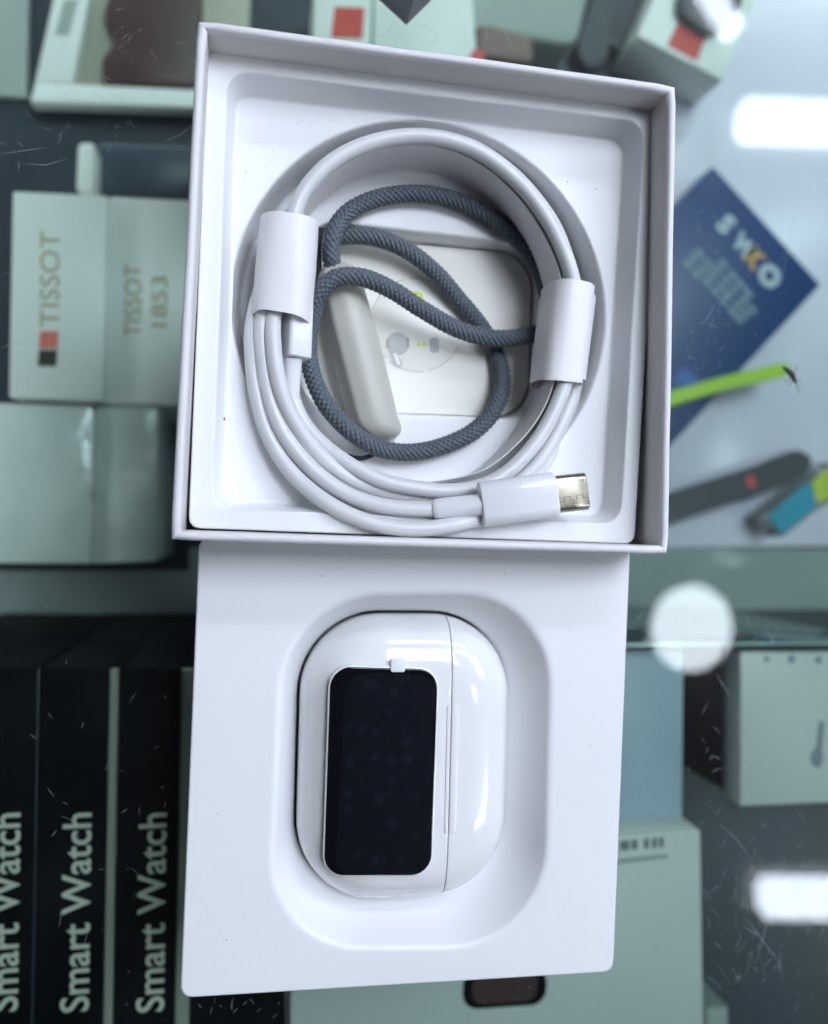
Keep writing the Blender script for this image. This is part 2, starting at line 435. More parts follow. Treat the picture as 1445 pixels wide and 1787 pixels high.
def scratches():
    parts = []
    def sliver(pts, w):
        n = len(pts); v = []; f = []
        for i, p in enumerate(pts):
            t = (pts[min(n - 1, i + 1)] - pts[max(0, i - 1)])
            if t.length < 1e-6: t = Vector((1, 0))
            t.normalize(); q = Vector((-t.y, t.x)) * (w * 0.5 * math.sin(math.pi * (i + 0.35) / (n - 0.3)))
            v += [(p.x + q.x, p.y + q.y, 0.012), (p.x - q.x, p.y - q.y, 0.012)]
        for i in range(n - 1): f.append((2 * i, 2 * i + 1, 2 * i + 3, 2 * i + 2))
        parts.append((v, f))
    rnd = random.Random(11)
    # favoured places: (px, py, spread x, spread y, how many, mean length mm)
    for cx, cy, sx, sy, n, ln in [(210, 70, 130, 70, 26, 2.2), (170, 210, 150, 60, 30, 2.4), (60, 480, 60, 160, 26, 2.0), (230, 820, 70, 100, 12, 2.0),
                                  (170, 1400, 150, 230, 36, 2.0), (850, 60, 220, 40, 24, 2.4), (1190, 50, 70, 50, 18, 2.2), (1270, 430, 80, 150, 44, 2.2),
                                  (1240, 640, 60, 90, 30, 2.6), (1200, 1090, 120, 90, 60, 3.6), (1340, 1120, 100, 60, 22, 3.6), (1270, 1330, 60, 90, 26, 2.8),
                                  (1330, 1570, 110, 120, 90, 3.6), (1340, 1700, 110, 70, 40, 3.0), (900, 1760, 200, 25, 22, 1.8), (420, 1765, 80, 18, 14, 2.0),
                                  (1380, 300, 60, 200, 14, 2.5), (120, 1030, 120, 30, 14, 2.0), (1150, 1500, 40, 200, 16, 1.6)]:
        for _ in range(n):
            c = P(cx + rnd.gauss(0, sx * 0.6), cy + rnd.gauss(0, sy * 0.6), 0)
            a = rnd.choice([rnd.uniform(0, math.pi), rnd.gauss(1.0, 0.25), rnd.gauss(2.1, 0.2)])
            L = ln * rnd.lognormvariate(-0.25, 0.55); k = rnd.gauss(0, 0.10)
            pts = []; p = Vector((c.x, c.y))
            for i in range(6):
                pts.append(p.copy()); p = p + Vector((math.cos(a), math.sin(a))) * (L / 5); a += k
            sliver(pts, rnd.uniform(0.035, 0.105))
    # the long ones
    for pl in [[(0, 269), (40, 263), (84, 257)], [(36, 285), (80, 288), (122, 276)], [(1365, 490), (1378, 420), (1392, 335)],
               [(1335, 1088), (1343, 1108), (1352, 1132)], [(1345, 1578), (1336, 1620), (1320, 1680)], [(1300, 1600), (1330, 1640), (1368, 1692)],
               [(1250, 1175), (1265, 1200), (1282, 1226)], [(1365, 1186), (1400, 1180), (1445, 1165)], [(0, 610), (20, 598), (44, 602)], [(860, 25), (880, 55), (900, 95)]]:
        pts = [Vector(P(x, y, 0)[:2]) for x, y in pl]
        q = []
        for i in range(9):
            t = i / 8 * (len(pts) - 1); k = min(int(t), len(pts) - 2); q.append(pts[k].lerp(pts[k + 1], t - k))
        sliver(q, 0.10)
    # dust
    for _ in range(60):
        c = P(rnd.uniform(0, 1445), rnd.uniform(0, 1787), 0); s = rnd.uniform(0.06, 0.16)
        sliver([Vector((c.x, c.y)), Vector((c.x + s, c.y + s * 0.5)), Vector((c.x + 2 * s, c.y + s))], s)
    v, f = join_data(parts)
    o = build('scratch', v, f, 'scratch_glint', glass)
    tag(o, kind='stuff')
scratches()

# ------------------------------------------------------------------ ceiling lamps, seen as reflections in the glass
def lamp_tube(px0, py0, px1, py1, width, label, length=1150):
    a = mirrored(px0, py0, LAMP_H); b = mirrored(px1, py1, LAMP_H)
    d = (b - a).normalized(); b = a + d * length
    t = thing('tube_light', a, label, 'lamp', 'ceiling lamps')
    n = 14; r = width / 2
    fr = []
    prof = lambda s: 1.0
    path = [a + d * (length * i / 10) for i in range(11)]
    v, f = tube_data(path, r, 18)
    build('diffuser', v, f, 'lamp_glow', t, smooth=False)
    side = Vector((-d.y, d.x, 0))
    q = [a - d * 30 - side * r * 1.1, a - d * 30 + side * r * 1.1, b + d * 30 + side * r * 1.1, b + d * 30 - side * r * 1.1]
    slab_obj('housing', [tuple(p[:2]) for p in q], LAMP_H + r + 2, LAMP_H + r + 45, 'lamp_body', t, 4)
    return t
lamp_tube(1302, 210, 1600, 222, 92, 'long tube lamp overhead mirrored beside the blue box')
lamp_tube(1338, 1566, 1640, 1570, 88, 'long tube lamp overhead mirrored on the dark shelf beside the cartons')
lamp_tube(1282, 58, 1236, -14, 50, 'short tube lamp overhead mirrored on the dark watch face', 150)
def lamp_round(px, py, r, label):
    c = mirrored(px, py, LAMP_H)
    t = thing('round_lamp', c, label, 'lamp', 'ceiling lamps')
    loops = []
    for i in range(1, 9):
        a = i / 8 * math.pi * 0.5
        loops.append([(c.x + r * math.sin(a) * math.cos(TAU * j / 40), c.y + r * math.sin(a) * math.sin(TAU * j / 40), LAMP_H - r * 0.35 * math.cos(a)) for j in range(40)])
    v, f = loft(loops, True, False); build('diffuser', v, f, 'lamp_glow_round', t)
    o = slab_obj('housing', circle_poly((c.x, c.y), r * 1.06, 40), LAMP_H + 1, LAMP_H + 40, 'lamp_body', t, 3)
lamp_round(1207, 1096, 92, 'round white ceiling lamp mirrored as a disc in the glass')
# unseen lamps added for fill light, placed clear of the glass reflections
def lamp_plain(x, y, ang, label):
    a = Vector((x, y, LAMP_H)); d = Vector((math.cos(ang), math.sin(ang), 0))
    t = thing('tube_light', a, label, 'lamp', 'ceiling lamps')
    v, f = tube_data([a + d * (1150 * (i / 10 - 0.5)) for i in range(11)], 45, 18)
    build('diffuser', v, f, 'lamp_glow', t)
    side = Vector((-d.y, d.x, 0)); q = [a - d * 600 - side * 50, a - d * 600 + side * 50, a + d * 600 + side * 50, a + d * 600 - side * 50]
    slab_obj('housing', [tuple(p[:2]) for p in q], LAMP_H + 47, LAMP_H + 90, 'lamp_body', t, 4)
lamp_plain(900, 1500, 0.0, 'added unseen tube lamp overhead beyond the far edge of the counter')
def fill_panel(x, y, label, glow='fill_panel_glow'):
    t = thing('added_panel_lamp', (x, y, LAMP_H), label, 'lamp', 'ceiling lamps')
    w = 300
    q = [(x - w, y - w), (x + w, y - w), (x + w, y + w), (x - w, y + w)]
    slab_obj('diffuser', q, LAMP_H, LAMP_H + 8, glow, t)
    slab_obj('housing', [tuple(p) for p in inset_poly(q, -14)], LAMP_H + 9, LAMP_H + 60, 'lamp_body', t, 3)
fill_panel(1700, 500, 'added unseen fill panel overhead past the tube lamps')
over = mirrored(880, 460, LAMP_H)  # added for steep light into the tray; the box hides its reflection
fill_panel(over.x, over.y, 'added unseen fill panel overhead straight above the open box', 'over_fill_glow')
fill_panel(500, 1600, 'added unseen fill panel overhead behind the gilt boxes')

def cabinet_strip(a, b, label):
    a, b = Vector(a), Vector(b); d = (b - a).normalized(); side = Vector((-d.y, d.x, 0))
    t = thing('cabinet_strip_light', a, label, 'lamp', 'strip lamps inside the counter')
    v, f = tube_data([a.lerp(b, i / 12) for i in range(13)], 7, 14); build('diffuser', v, f, 'strip_glow', t)
    q = [a + side * 9, b + side * 9, b - side * 9, a - side * 9]
    slab_obj('housing', [tuple(p[:2]) for p in q], a.z + 8, a.z + 12, 'lamp_body', t)
cabinet_strip((-420, 462, -22), (460, 462, -22), 'strip lamp under the far edge of the counter glass')
cabinet_strip((-430, -460, -22), (-430, 400, -22), 'strip lamp under the counter glass on the watch box side')

# ------------------------------------------------------------------ white box base, lying open
ZR = 40.4
rim = [P(297, 942, ZR), P(1168, 968, ZR), P(1182, 147, ZR), P(344, 32, ZR)]
box = thing('gift_box', (0, 0, 0), 'open square white paper box holding the coiled cable', 'box')
def wall_panel(i):
    a, b = rim[i], rim[(i + 1) % 4]
    inn = inset_poly(rim, 1.75)
    ia, ib = Vector((inn[i].x, inn[i].y)), Vector((inn[(i + 1) % 4].x, inn[(i + 1) % 4].y))
    oa, ob = Vector(a[:2]), Vector(b[:2])
    # profile: (share from outer to inner, z); the lip is rounded
    prof = [(0, 0.0), (0, 8), (0, 20), (0, 32), (0, ZR - 0.9), (0.10, ZR - 0.35), (0.32, ZR - 0.05), (0.6, ZR), (0.84, ZR - 0.2), (0.97, ZR - 0.65), (1.0, ZR - 1.2), (1.0, 30), (1.0, 15), (1.0, 1.0)]
    n = 26; loops = []
    gap = 0.05
    for k in range(n + 1):
        t = k / n
        row = []
        for j, (s, z) in enumerate(prof):
            o0 = oa.lerp(ia, s); o1 = ob.lerp(ib, s)
            L = (o1 - o0).length; tt = gap / L + t * (1 - 2 * gap / L)
            p = o0.lerp(o1, tt)
            nd = (ia - oa).normalized()
            tdir = (ob - oa).normalized(); nd = Vector((-tdir.y, tdir.x))
            w = 0.10 * noise.noise(Vector((t * 5 + i * 9, z * 0.04, 0))) * math.sin(math.pi * t)
            crush = 0.0
            e = min(t, 1 - t) * L
            if z > ZR - 1.3 and e < 1.6: crush = (1.6 - e) ** 2 * 0.22
            p = p + nd * (w + crush * 0.25)
            row.append((p.x, p.y, z - crush * 0.6 + 0.10 * noise.noise(Vector((t * 7, i * 3.3, 5))) * (z / ZR)))
        loops.append(row)
    v, f = loft(loops, True, True)
    np_ = len(prof)
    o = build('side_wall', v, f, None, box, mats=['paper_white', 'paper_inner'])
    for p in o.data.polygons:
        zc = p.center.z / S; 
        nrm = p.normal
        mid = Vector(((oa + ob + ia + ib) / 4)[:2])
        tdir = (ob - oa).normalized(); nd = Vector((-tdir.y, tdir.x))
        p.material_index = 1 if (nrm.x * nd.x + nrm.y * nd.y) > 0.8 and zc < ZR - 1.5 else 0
    auto_smooth(o, 60)
for i in range(4): wall_panel(i)
slab_obj('floor_panel', [tuple(p) for p in inset_poly(rim, 1.9)], 0.1, 1.5, 'paper_board', box)

# ------------------------------------------------------------------ vacuum-formed tray inside the box
ZI, ZC, ZP, ZK = 32.0, 25.5, 14.5, 7.4
cable_tray = thing('cable_tray', (0, 0, 1.6), 'white moulded plastic tray with a round well inside the open box', 'tray')
ins = [P(328, 922, ZI), P(1108, 950, ZI), P(1154, 183, ZI), P(362, 81, ZI)]
opn = [P(371, 888, ZI), P(1083, 914, ZI), P(1124, 212, ZI), P(397, 122, ZI)]
PITC = P(742, 541, ZC); PITR = 40.4
pk = px_poly([(521, 716), (938, 733), (951, 430), (528, 380)], ZP)
NA = 400
ANG = [TAU * i / NA for i in range(NA)]
cen = (PITC.x, PITC.y - 0.5)
def L_(poly, z, c=cen): return at_z(by_angle(poly, c, ANG), z)
def quad_loop(q, d, r, z): return L_(round_poly([tuple(p) for p in inset_poly(q, d)], r), z)
def pit_loop(dr, z): return L_(circle_poly((PITC.x, PITC.y), PITR + dr, 160), z)
loops = [quad_loop(ins, 0.55, 2.0, 2.0), quad_loop(ins, 0.30, 2.0, 16.0), quad_loop(ins, 0.05, 2.0, ZI - 0.5), quad_loop(ins, 0.14, 2.0, ZI - 0.14), quad_loop(ins, 0.5, 2.0, ZI),
         quad_loop(opn, -0.38, 4.4, ZI), quad_loop(opn, -0.10, 4.2, ZI - 0.07), quad_loop(opn, 0.07, 4.0, ZI - 0.28), quad_loop(opn, 0.16, 4.0, ZI - 0.7),
         quad_loop(opn, 1.30, 3.6, ZC + 0.75), quad_loop(opn, 1.48, 3.4, ZC + 0.28), quad_loop(opn, 1.80, 3.2, ZC + 0.04), quad_loop(opn, 2.15, 3.0, ZC)]
# the round well meets the square recess close to its sides: keep the loops nested
def nest(loop, outer):
    out = []
    for p, q in zip(loop, outer):
        rp = math.hypot(p[0] - cen[0], p[1] - cen[1]); rq = math.hypot(q[0] - cen[0], q[1] - cen[1])
        k = min(1, (rq - 0.02) / rp)
        out.append((cen[0] + (p[0] - cen[0]) * k, cen[1] + (p[1] - cen[1]) * k, p[2]))
    return out
for dr, z in [(0.6, ZC), (0.2, ZC - 0.1), (0.0, ZC - 0.4), (-0.15, ZC - 0.9), (-0.7, 20), (-1.2, ZP + 0.9), (-1.55, ZP + 0.3), (-2.2, ZP)]:
    l = pit_loop(dr, z)
    loops.append(nest(l, loops[-1]))
def pk_loop(d, r, z): return nest(L_(round_poly([tuple(p) for p in inset_poly(pk, d)], r), z), loops[-1])
for d, r, z in [(-0.6, 8.6, ZP), (-0.1, 8.2, ZP - 0.12), (0.15, 8, ZP - 0.5), (0.35, 8, ZP - 1.2), (0.9, 7.5, ZK + 0.8), (1.6, 7, ZK)]:
    loops.append(pk_loop(d, r, z))
v, f = loft(loops, False, True)
o = build('formed_sheet', v, f, 'tray_plastic', cable_tray); weigh(auto_smooth(o, 70))
slab_obj('red_speck', circle_poly(P(391, 731, ZC + 0.8)[:2], 0.22, 10, 0.34), ZC + 0.4, ZC + 1.0, 'red_ink', cable_tray)

# ------------------------------------------------------------------ printed card in the pocket
ZCARD = 9.8
card = thing('printed_card', P(740, 570, ZK), 'cream white card printed with an earbud and a lime ring, lying in the tray pocket', 'card')
cq = px_poly([(545, 715), (920, 729), (929, 444), (556, 411)], ZCARD)
o = slab_obj('card_body', round_poly(cq, 9.0, 14), ZK + 0.15, ZCARD, 'card_stock', card, 0.25)
def ring_obj(name, c, r0, r1, z0, z1, m, parent, a0=0, a1=TAU, n=72):
    full = abs(a1 - a0 - TAU) < 1e-6
    loops = []
    k = n if full else n + 1
    for i in range(k):
        a = a0 + (a1 - a0) * i / n; ca, sa = math.cos(a), math.sin(a)
        loops.append([(c[0] + r * ca, c[1] + r * sa, z) for r, z in [(r0, z0), (r1, z0), (r1, z1), (r0, z1)]])
    if full: loops.append(loops[0])
    v, f = loft(loops, not full, not full)
    return build(name, v, f, m, parent)
cc = P(728, 567, ZCARD); RR = 10.8
for a0, a1 in [(0.35, 1.05), (1.15, 1.75), (1.9, 2.9), (3.1, 4.0), (4.1, 4.9), (5.0, 5.9)]:
    ring_obj('cut_line', cc, RR - 0.09, RR + 0.09, ZCARD - 0.1, ZCARD + 0.03, 'card_line', card, a0, a1, 24)
slab_obj('round_flap', circle_poly(cc[:2], RR - 0.35, 72), ZCARD - 0.1, ZCARD + 0.12, 'card_stock', card, 0.08)
ZF = ZCARD + 0.12
ring_obj('lime_ring', P(727, 521, ZF), 0.85, 1.65, ZF, ZF + 0.03, 'card_lime', card)
hc = P(694, 600, ZF)
pxm = 7.55
slab_obj('earbud_print', circle_poly(hc[:2], 20 / pxm, 40), ZF, ZF + 0.03, 'card_grey', card)
slab_obj('earbud_print', px_poly([(677, 612), (692, 618), (703, 634), (697, 643), (686, 637)], ZF), ZF, ZF + 0.025, 'card_grey', card)
slab_obj('earbud_print', px_poly([(686, 617), (692, 617), (699, 635), (694, 637)], ZF), ZF + 0.026, ZF + 0.04, 'card_stock', card)
slab_obj('earbud_print', round_poly(px_poly([(674, 591), (679, 591), (679, 608), (674, 608)], ZF), 0.3), ZF + 0.031, ZF + 0.05, 'card_grey_dark', card)
slab_obj('earbud_print', round_poly(px_poly([(709, 589), (714, 589), (714, 607), (709, 607)], ZF), 0.3), ZF + 0.031, ZF + 0.05, 'card_grey_dark', card)
for poly in [[(725, 601), (733, 595), (733, 607)], [(746, 601), (738, 595), (738, 607)], [(731, 599.5), (740, 599.5), (740, 602.5), (731, 602.5)]]:
    slab_obj('arrow_print', px_poly(poly, ZF), ZF, ZF + 0.025 + 0.004 * len(poly), 'card_lime_pale', card)
slab_obj('ear_tip_print', round_poly(px_poly([(750, 589), (766, 589), (766, 616), (750, 616)], ZF), 0.8), ZF, ZF + 0.03, 'card_grey', card)

# ------------------------------------------------------------------ grey silicone tube lying on the card
def silicone():
    a = P(590, 492, 14.2); b = P(652, 738, 14.0)
    t = thing('silicone_tube', P(620, 615, ZCARD), 'smooth pale grey rounded silicone tube with a pinched tip', 'silicone tube')
    d = (b - a); Ln = d.length; d.normalize(); side = d.cross(Vector((0, 0, 1))).normalized(); up = side.cross(d)
    loops = []; n = 44
    prof = [(-4.4, 0.05), (-4.2, 0.28), (-3.6, 0.52), (-2.6, 0.74), (-1.2, 0.90), (0.6, 0.98), (3, 1.0), (Ln * 0.35, 1.04), (Ln * 0.7, 1.07), (Ln - 2, 1.05), (Ln, 1.02), (Ln + 1.5, 0.95), (Ln + 2.8, 0.82), (Ln + 3.8, 0.64), (Ln + 4.3, 0.44), (Ln + 4.6, 0.33), (Ln + 5.3, 0.30), (Ln + 5.7, 0.27), (Ln + 5.8, 0.05)]
    for s, k in prof:
        c = a + d * s
        off = side * (-2.0 * max(0, min(1, (s - Ln) / 4)))      # the nub sits off the axis
        row = []
        for j in range(n):
            q = TAU * j / n; ca, sa = math.cos(q), math.sin(q)
            x = 5.25 * k * math.copysign(abs(ca) ** 0.97, ca); y = 6.0 * k * math.copysign(abs(sa) ** 0.97, sa)
            x += 0.35 * k * math.exp(-((q - 0.9) / 0.16) ** 2) + 0.30 * k * -math.exp(-((q - 2.75) / 0.12) ** 2)
            y += 0.25 * k * math.exp(-((q - 0.9) / 0.16) ** 2)
            y = max(y, -5.6)
            row.append(c + off - side * 0 + side * (x * -1) * -1 + up * y)
        loops.append(row)
    v, f = loft(loops, True, True)
    o = build('tube_body', v, f, 'silicone_grey', t, smooth=True)
    m = o.modifiers.new('sub', 'SUBSURF'); m.levels = 1; m.render_levels = 1
silicone()

# ------------------------------------------------------------------ braided lanyard
lany = thing('braided_lanyard', P(740, 600, 9), 'dark slate blue braided cord looped over the card', 'lanyard')
def braid(name, pts, R, parent, n_st=8, pitch=4.9, step=0.22, seg=36, m='braid'):
    path = even(catmull(pts, 0.12), step)
    fr = frames(path); loops = []; s = 0
    for i, (p, t, a, b) in enumerate(fr):
        s = i * step; row = []
        for j in range(seg):
            th = TAU * j / seg
            p1 = n_st * th + TAU * s * n_st / (2 * pitch) * 1.0; p2 = n_st * th - TAU * s * n_st / (2 * pitch) * 1.0
            c1, c2 = abs(math.sin(p1 * 0.5)), abs(math.sin(p2 * 0.5))
            over = 0.5 + 0.5 * math.sin((p1 + p2) * 0.5) * math.sin((p1 - p2) * 0.5) * 1.0
            h = over * c1 ** 0.7 + (1 - over) * c2 ** 0.7
            h = 0.55 * h + 0.45 * (c1 * c2)
            r = R * (0.62 + 0.47 * h) + 0.02 * noise.noise(Vector((s * 2.5, j * 0.7, 3)))
            row.append(p + a * (r * math.cos(th)) + b * (r * math.sin(th)))
        loops.append(row)
    v, f = loft(loops, True, True)
    return build(name, v, f, m, parent, smooth=True)
RB = 1.95
def PZ(l): return [P(x, y, z) for x, y, z in l]
braid('cord', PZ([(966, 560, 15.5), (955, 516, 15.5), (941, 470, 16), (905, 420, 16.5), (856, 380, 17), (795, 350, 17), (722, 338, 17), (650, 349, 17), (600, 378, 18), (579, 420, 18.5), (580, 460, 17), (594, 500, 12.0)]), RB, lany)
braid('cord', PZ([(572, 418, 13.0), (598, 412, 14.2), (650, 414, 14.8), (705, 434, 14.5), (757, 473, 13.5), (800, 522, 12), (840, 571, 11.2), (867, 620, 11.2), (877, 668, 13.5), (864, 712, 15.8), (833, 748, 17), (785, 774, 17.5), (722, 789, 17.8), (665, 783, 18.5),
                  (615, 755, 20), (573, 712, 20), (548, 662, 19), (538, 610, 17.5), (543, 560, 19), (556, 513, 22.2), (585, 486, 23.3), (630, 484, 23.0), (682, 505, 21), (740, 542, 18.5), (800, 575, 16.8), (856, 590, 16.2), (908, 588, 16), (965, 574, 15.5)]), RB, lany)
tube('thin_string', PZ([(500, 668, 17.5), (520, 708, 16.6), (548, 752, 16.2), (585, 786, 16.0), (612, 797, 16.0), (632, 800, 16.2), (652, 793, 16.6)]), 0.55, 'thin_braid', lany, 10, 0.8)
tube('thin_string', PZ([(560, 398, 15.6), (556, 435, 15.4), (557, 475, 15.2), (550, 520, 15)]), 0.6, 'thin_braid', lany, 10, 0.8)

# ------------------------------------------------------------------ charging cable
cab = thing('charging_cable', P(739, 556, ZP), 'white charging cable coiled in the round well with a metal plug', 'cable')
RC_ = 1.64
arc_top = [(508, 392, 28.6), (526, 342, 28.8), (566, 293, 29), (622, 258, 29), (690, 240, 29), (752, 239, 29), (820, 257, 29), (882, 297, 29), (934, 351, 29), (974, 417, 29), (1000, 490, 28.8)]
def shifted(l, dx, dz, k=1.0):
    cx, cy = 738, 556
    return [(cx + (x - cx) * k + dx, cy + (y - cy) * k, z + dz) for x, y, z in l]
C_ = [(838, 886, 33.6), (800, 888, 33.4), (757, 889, 33.0), (700, 887, 32.6), (655, 880, 32.2), (605, 862, 31.4), (553, 826, 30.6), (510, 779, 30.0), (486, 738, 29.6), (470, 690, 29.4), (460, 635, 29.4), (457, 568, 29.2), (466, 480, 27.6)]
S1 = [(1003, 560, 27.8), (998, 630, 27.8), (984, 675, 28.4), (966, 719, 28.8), (935, 772, 29.2), (880, 828, 29.6)]
E_ = [(830, 851, 30.0), (775, 857, 30.2), (720, 851, 30.2), (660, 837, 29.8), (610, 811, 29.0), (562, 775, 27.6), (534, 745, 26.4), (517, 714, 26.0), (508, 686, 26.2)]
S2 = [(1016, 560, 25.0), (1012, 630, 25.2), (1001, 680, 25.8), (988, 719, 26.2), (963, 772, 26.6), (922, 826, 27.2)]
D_ = [(876, 858, 27.8), (820, 872, 28.2), (770, 874, 28.2), (715, 868, 28.0), (660, 856, 28.0), (606, 832, 28.4), (560, 797, 29.2), (524, 752, 30.0), (499, 705, 30.6), (483, 650, 30.9), (477, 600, 30.9), (476, 568, 30.4), (482, 480, 28.6)]
S3 = [(1012, 560, 21.6), (1008, 630, 21.8), (1000, 690, 22.4), (984, 740, 23.0), (955, 800, 25.0)]
A_ = [(915, 856, 29.4), (862, 894, 33.2), (800, 914, 34.4), (735, 923, 34.4), (690, 921, 34.2), (640, 910, 33.8), (575, 880, 32.6), (512, 828, 29.9), (468, 757, 28.4), (447, 680, 28.2), (440, 610, 28.0), (441, 568, 27.6), (452, 480, 25.4)]
S4 = [(1006, 560, 18.2), (1002, 630, 18.4), (992, 700, 19.2), (970, 755, 20.2)]
B_ = [(920, 818, 22.0), (860, 862, 24.0), (790, 886, 26.8), (715, 894, 27.4), (650, 886, 27.4), (580, 856, 27.4), (525, 808, 27.2), (484, 750, 27.2), (460, 680, 27.2), (450, 610, 27.2), (449, 568, 26.8), (460, 480, 23.6)]
full = (C_[:-1] + [(478, 470, 27.4)] + arc_top + S1[:2] + S2[2:] + D_[:-1] + [(492, 470, 26.4)] + shifted(arc_top[1:-1], 3, -3.7, 1.0) + S3 + A_[:-1] + [(468, 470, 23.4)] +
        shifted(arc_top[1:-1], 4, -7.3, 0.995) + S4 + B_[:-1] + [(474, 466, 21.0)] + shifted(arc_top[1:-1], 2, -10.6, 0.99) + [(1000, 540, 20.5), (1002, 590, 24.5), (997, 640, 27.6)] + S1[2:] + E_)
tube('cable', PZ(full), RC_, 'cable_rubber', cab, 20, 1.3)

def plug(name, a, b, w, h, parent, label=None):
    # rounded flat housing between two points; w across in the tray plane, h in z
    t = (b - a).normalized(); side = Vector((0, 0, 1)).cross(t).normalized(); up = t.cross(side)
    return t, side, up
def oblong(w, h, r, n=10): return round_poly([(-w / 2, -h / 2), (w / 2, -h / 2), (w / 2, h / 2), (-w / 2, h / 2)], r, n)
def extrude_along(name, a, b, sec_fn, side, up, m, parent, stations):
    loops = []
    for s in stations:
        c = a.lerp(b, s[0]); sec = sec_fn(s[1])
        loops.append([c + side * x + up * y for x, y in sec])
    v, f = loft(loops, True, True)
    return auto_smooth(build(name, v, f, m, parent), 40)
def usb_plug():
    a = P(838, 881, 35.6); b = P(969, 863, 36.4)
    t = (b - a).normalized(); side = Vector((0, 0, 1)).cross(t).normalized(); up = t.cross(side)
    body = extrude_along('plug_housing', a, b, lambda k: oblong(9.3 - k, 5.2 - k, 2.45), side, up, 'plug_plastic', cab,
                         [(0, 0.5), (0.006, 0.2), (0.02, 0), (0.97, 0.0), (0.99, 0.15), (1.0, 0.45)])
    c0 = b - t * 0.3; c1 = P(1023, 857, 36.6)
    extrude_along('metal_shell', c0, c1, lambda k: oblong(7.7 - k, 2.9 - k, 1.3), side, up, 'plug_metal', body,
                  [(0, 0), (0.2, 0), (0.5, 0), (0.97, 0.0), (0.99, 0.12), (1.0, 0.35)])
    # crimp seam on the shell
    sz = 1.46
    def on(u, w): return c0 + (c1 - c0) * u + side * w + up * sz
    parts = []
    zig = [(0.08, -1.6), (0.24, -1.6), (0.24, -0.7), (0.42, -0.7), (0.42, -1.5), (0.62, -1.5), (0.62, -0.6), (0.8, -0.6), (0.8, -1.3), (0.96, -1.3)]
    for (u0, w0), (u1, w1) in zip(zig, zig[1:]):
        p, q = on(u0, w0), on(u1, w1); e = 0.07; du = (q - p).normalized(); nn = up.cross(du) * e
        parts.append(([p + nn, q + nn, q - nn, p - nn, p + nn + up * .03, q + nn + up * .03, q - nn + up * .03, p - nn + up * .03],
                      [(0, 1, 2, 3), (4, 5, 6, 7), (0, 1, 5, 4), (1, 2, 6, 5), (2, 3, 7, 6), (3, 0, 4, 7)]))
    v, f = join_data(parts); build('crimp_seam', v, f, 'dark_metal', body)
    s0 = P(757, 889, 33.1); s1 = a + t * 0.6
    pts = [s0, s0.lerp(s1, 0.3), s0.lerp(s1, 0.65), s1]
    tube('strain_relief', pts, lambda k: 2.16 + 0.1 * k - (0.25 if k < 0.001 else 0), 'plug_plastic', cab, 28, 0.6)
    # the other plug, half inside the paper sleeve
    a = P(516, 626, 28.2); b = P(520, 520, 27.4)
    t = (b - a).normalized(); side = Vector((0, 0, 1)).cross(t).normalized(); up = t.cross(side)
    rot = Matrix.Rotation(math.radians(24), 3, t); side = rot @ side; up = rot @ up
    extrude_along('plug_housing', a, b, lambda k: oblong(5.2 - k, 5.2 - k, 0.9), side, up, 'plug_plastic', cab, [(0, 0.35), (0.008, 0.1), (0.02, 0), (1, 0)])
    tube('strain_relief', [P(507, 696, 26.0), P(508, 660, 26.9), P(510, 624, 27.8)], lambda k: 1.85 + 0.25 * k, 'plug_plastic', cab, 24, 0.6)
usb_plug()

# ------------------------------------------------------------------ paper sleeves and the paper hoop
def sleeve(name, px_top, px_bot, z, w, h, label, tail=False, tilt=0.0, wave=0.0):
    a = P(*px_top, z); b = P(*px_bot, z)
    t = (b - a).normalized(); side = Vector((0, 0, 1)).cross(t).normalized(); up = t.cross(side)
    th = thing(name, a.lerp(b, 0.5), label, 'paper sleeve', 'paper sleeves round the cable')
    n = 64; loops = []; T = 0.22
    for s in range(13):
        k = s / 12
        for_row = []
        ww = w * (1 + 0.03 * math.sin(k * 3.0) + tilt * (k - 0.5))
        for j in range(n):
            q = TAU * j / n; ca, sa = math.cos(q), math.sin(q)
            x = ww / 2 * math.copysign(abs(ca) ** 0.62, ca); y = h / 2 * math.copysign(abs(sa) ** 0.7, sa)
            y += 0.12 * math.sin(5 * q + k * 2)
            along = wave * math.sin(2 * q + 0.6) * (1 if s in (12,) else 0.0)
            for_row.append((a.lerp(b, k) + side * x + up * y + t * along))
        loops.append(for_row)
    inner = []
    for l in loops[::-1]:
        c = sum((Vector(p) for p in l), Vector()) / n
        inner.append([c + (Vector(p) - c) * (1 - 2 * T / w) for p in l])
    v, f = loft(loops + inner + [loops[0]])
    o = build('paper_tube', v, f, 'wrap_paper', th); auto_smooth(o, 50)
    if tail:                                  # the overlapping inner turn of the paper
        pts = []
        lo = []
        for s in range(9):
            k = 0.08 + 0.86 * s / 8
            c = a.lerp(b, k)
            lo.append([c + side * x + up * y for x, y in [(w * 0.36, h * 0.40), (w * 0.50, h * 0.33), (w * 0.60, h * 0.16), (w * 0.64, -h * 0.05), (w * 0.62, -h * 0.2), (w * 0.59, -h * 0.2), (w * 0.61, -h * 0.05), (w * 0.575, h * 0.15), (w * 0.48, h * 0.31), (w * 0.35, h * 0.38)]])
        v, f = loft(lo, True, True)
        auto_smooth(build('paper_flap', v, f, 'wrap_paper', th), 50)
    return th
sleeve('paper_sleeve', (505, 394), (491, 562), 25.2, 12.0, 15.6, 'white paper sleeve round four cable strands and a plug', wave=0.5)
sleeve('paper_sleeve', (990, 505), (969, 673), 23.4, 10.0, 15.0, 'white paper sleeve round the strands near the blue box', tail=True, wave=-0.3)

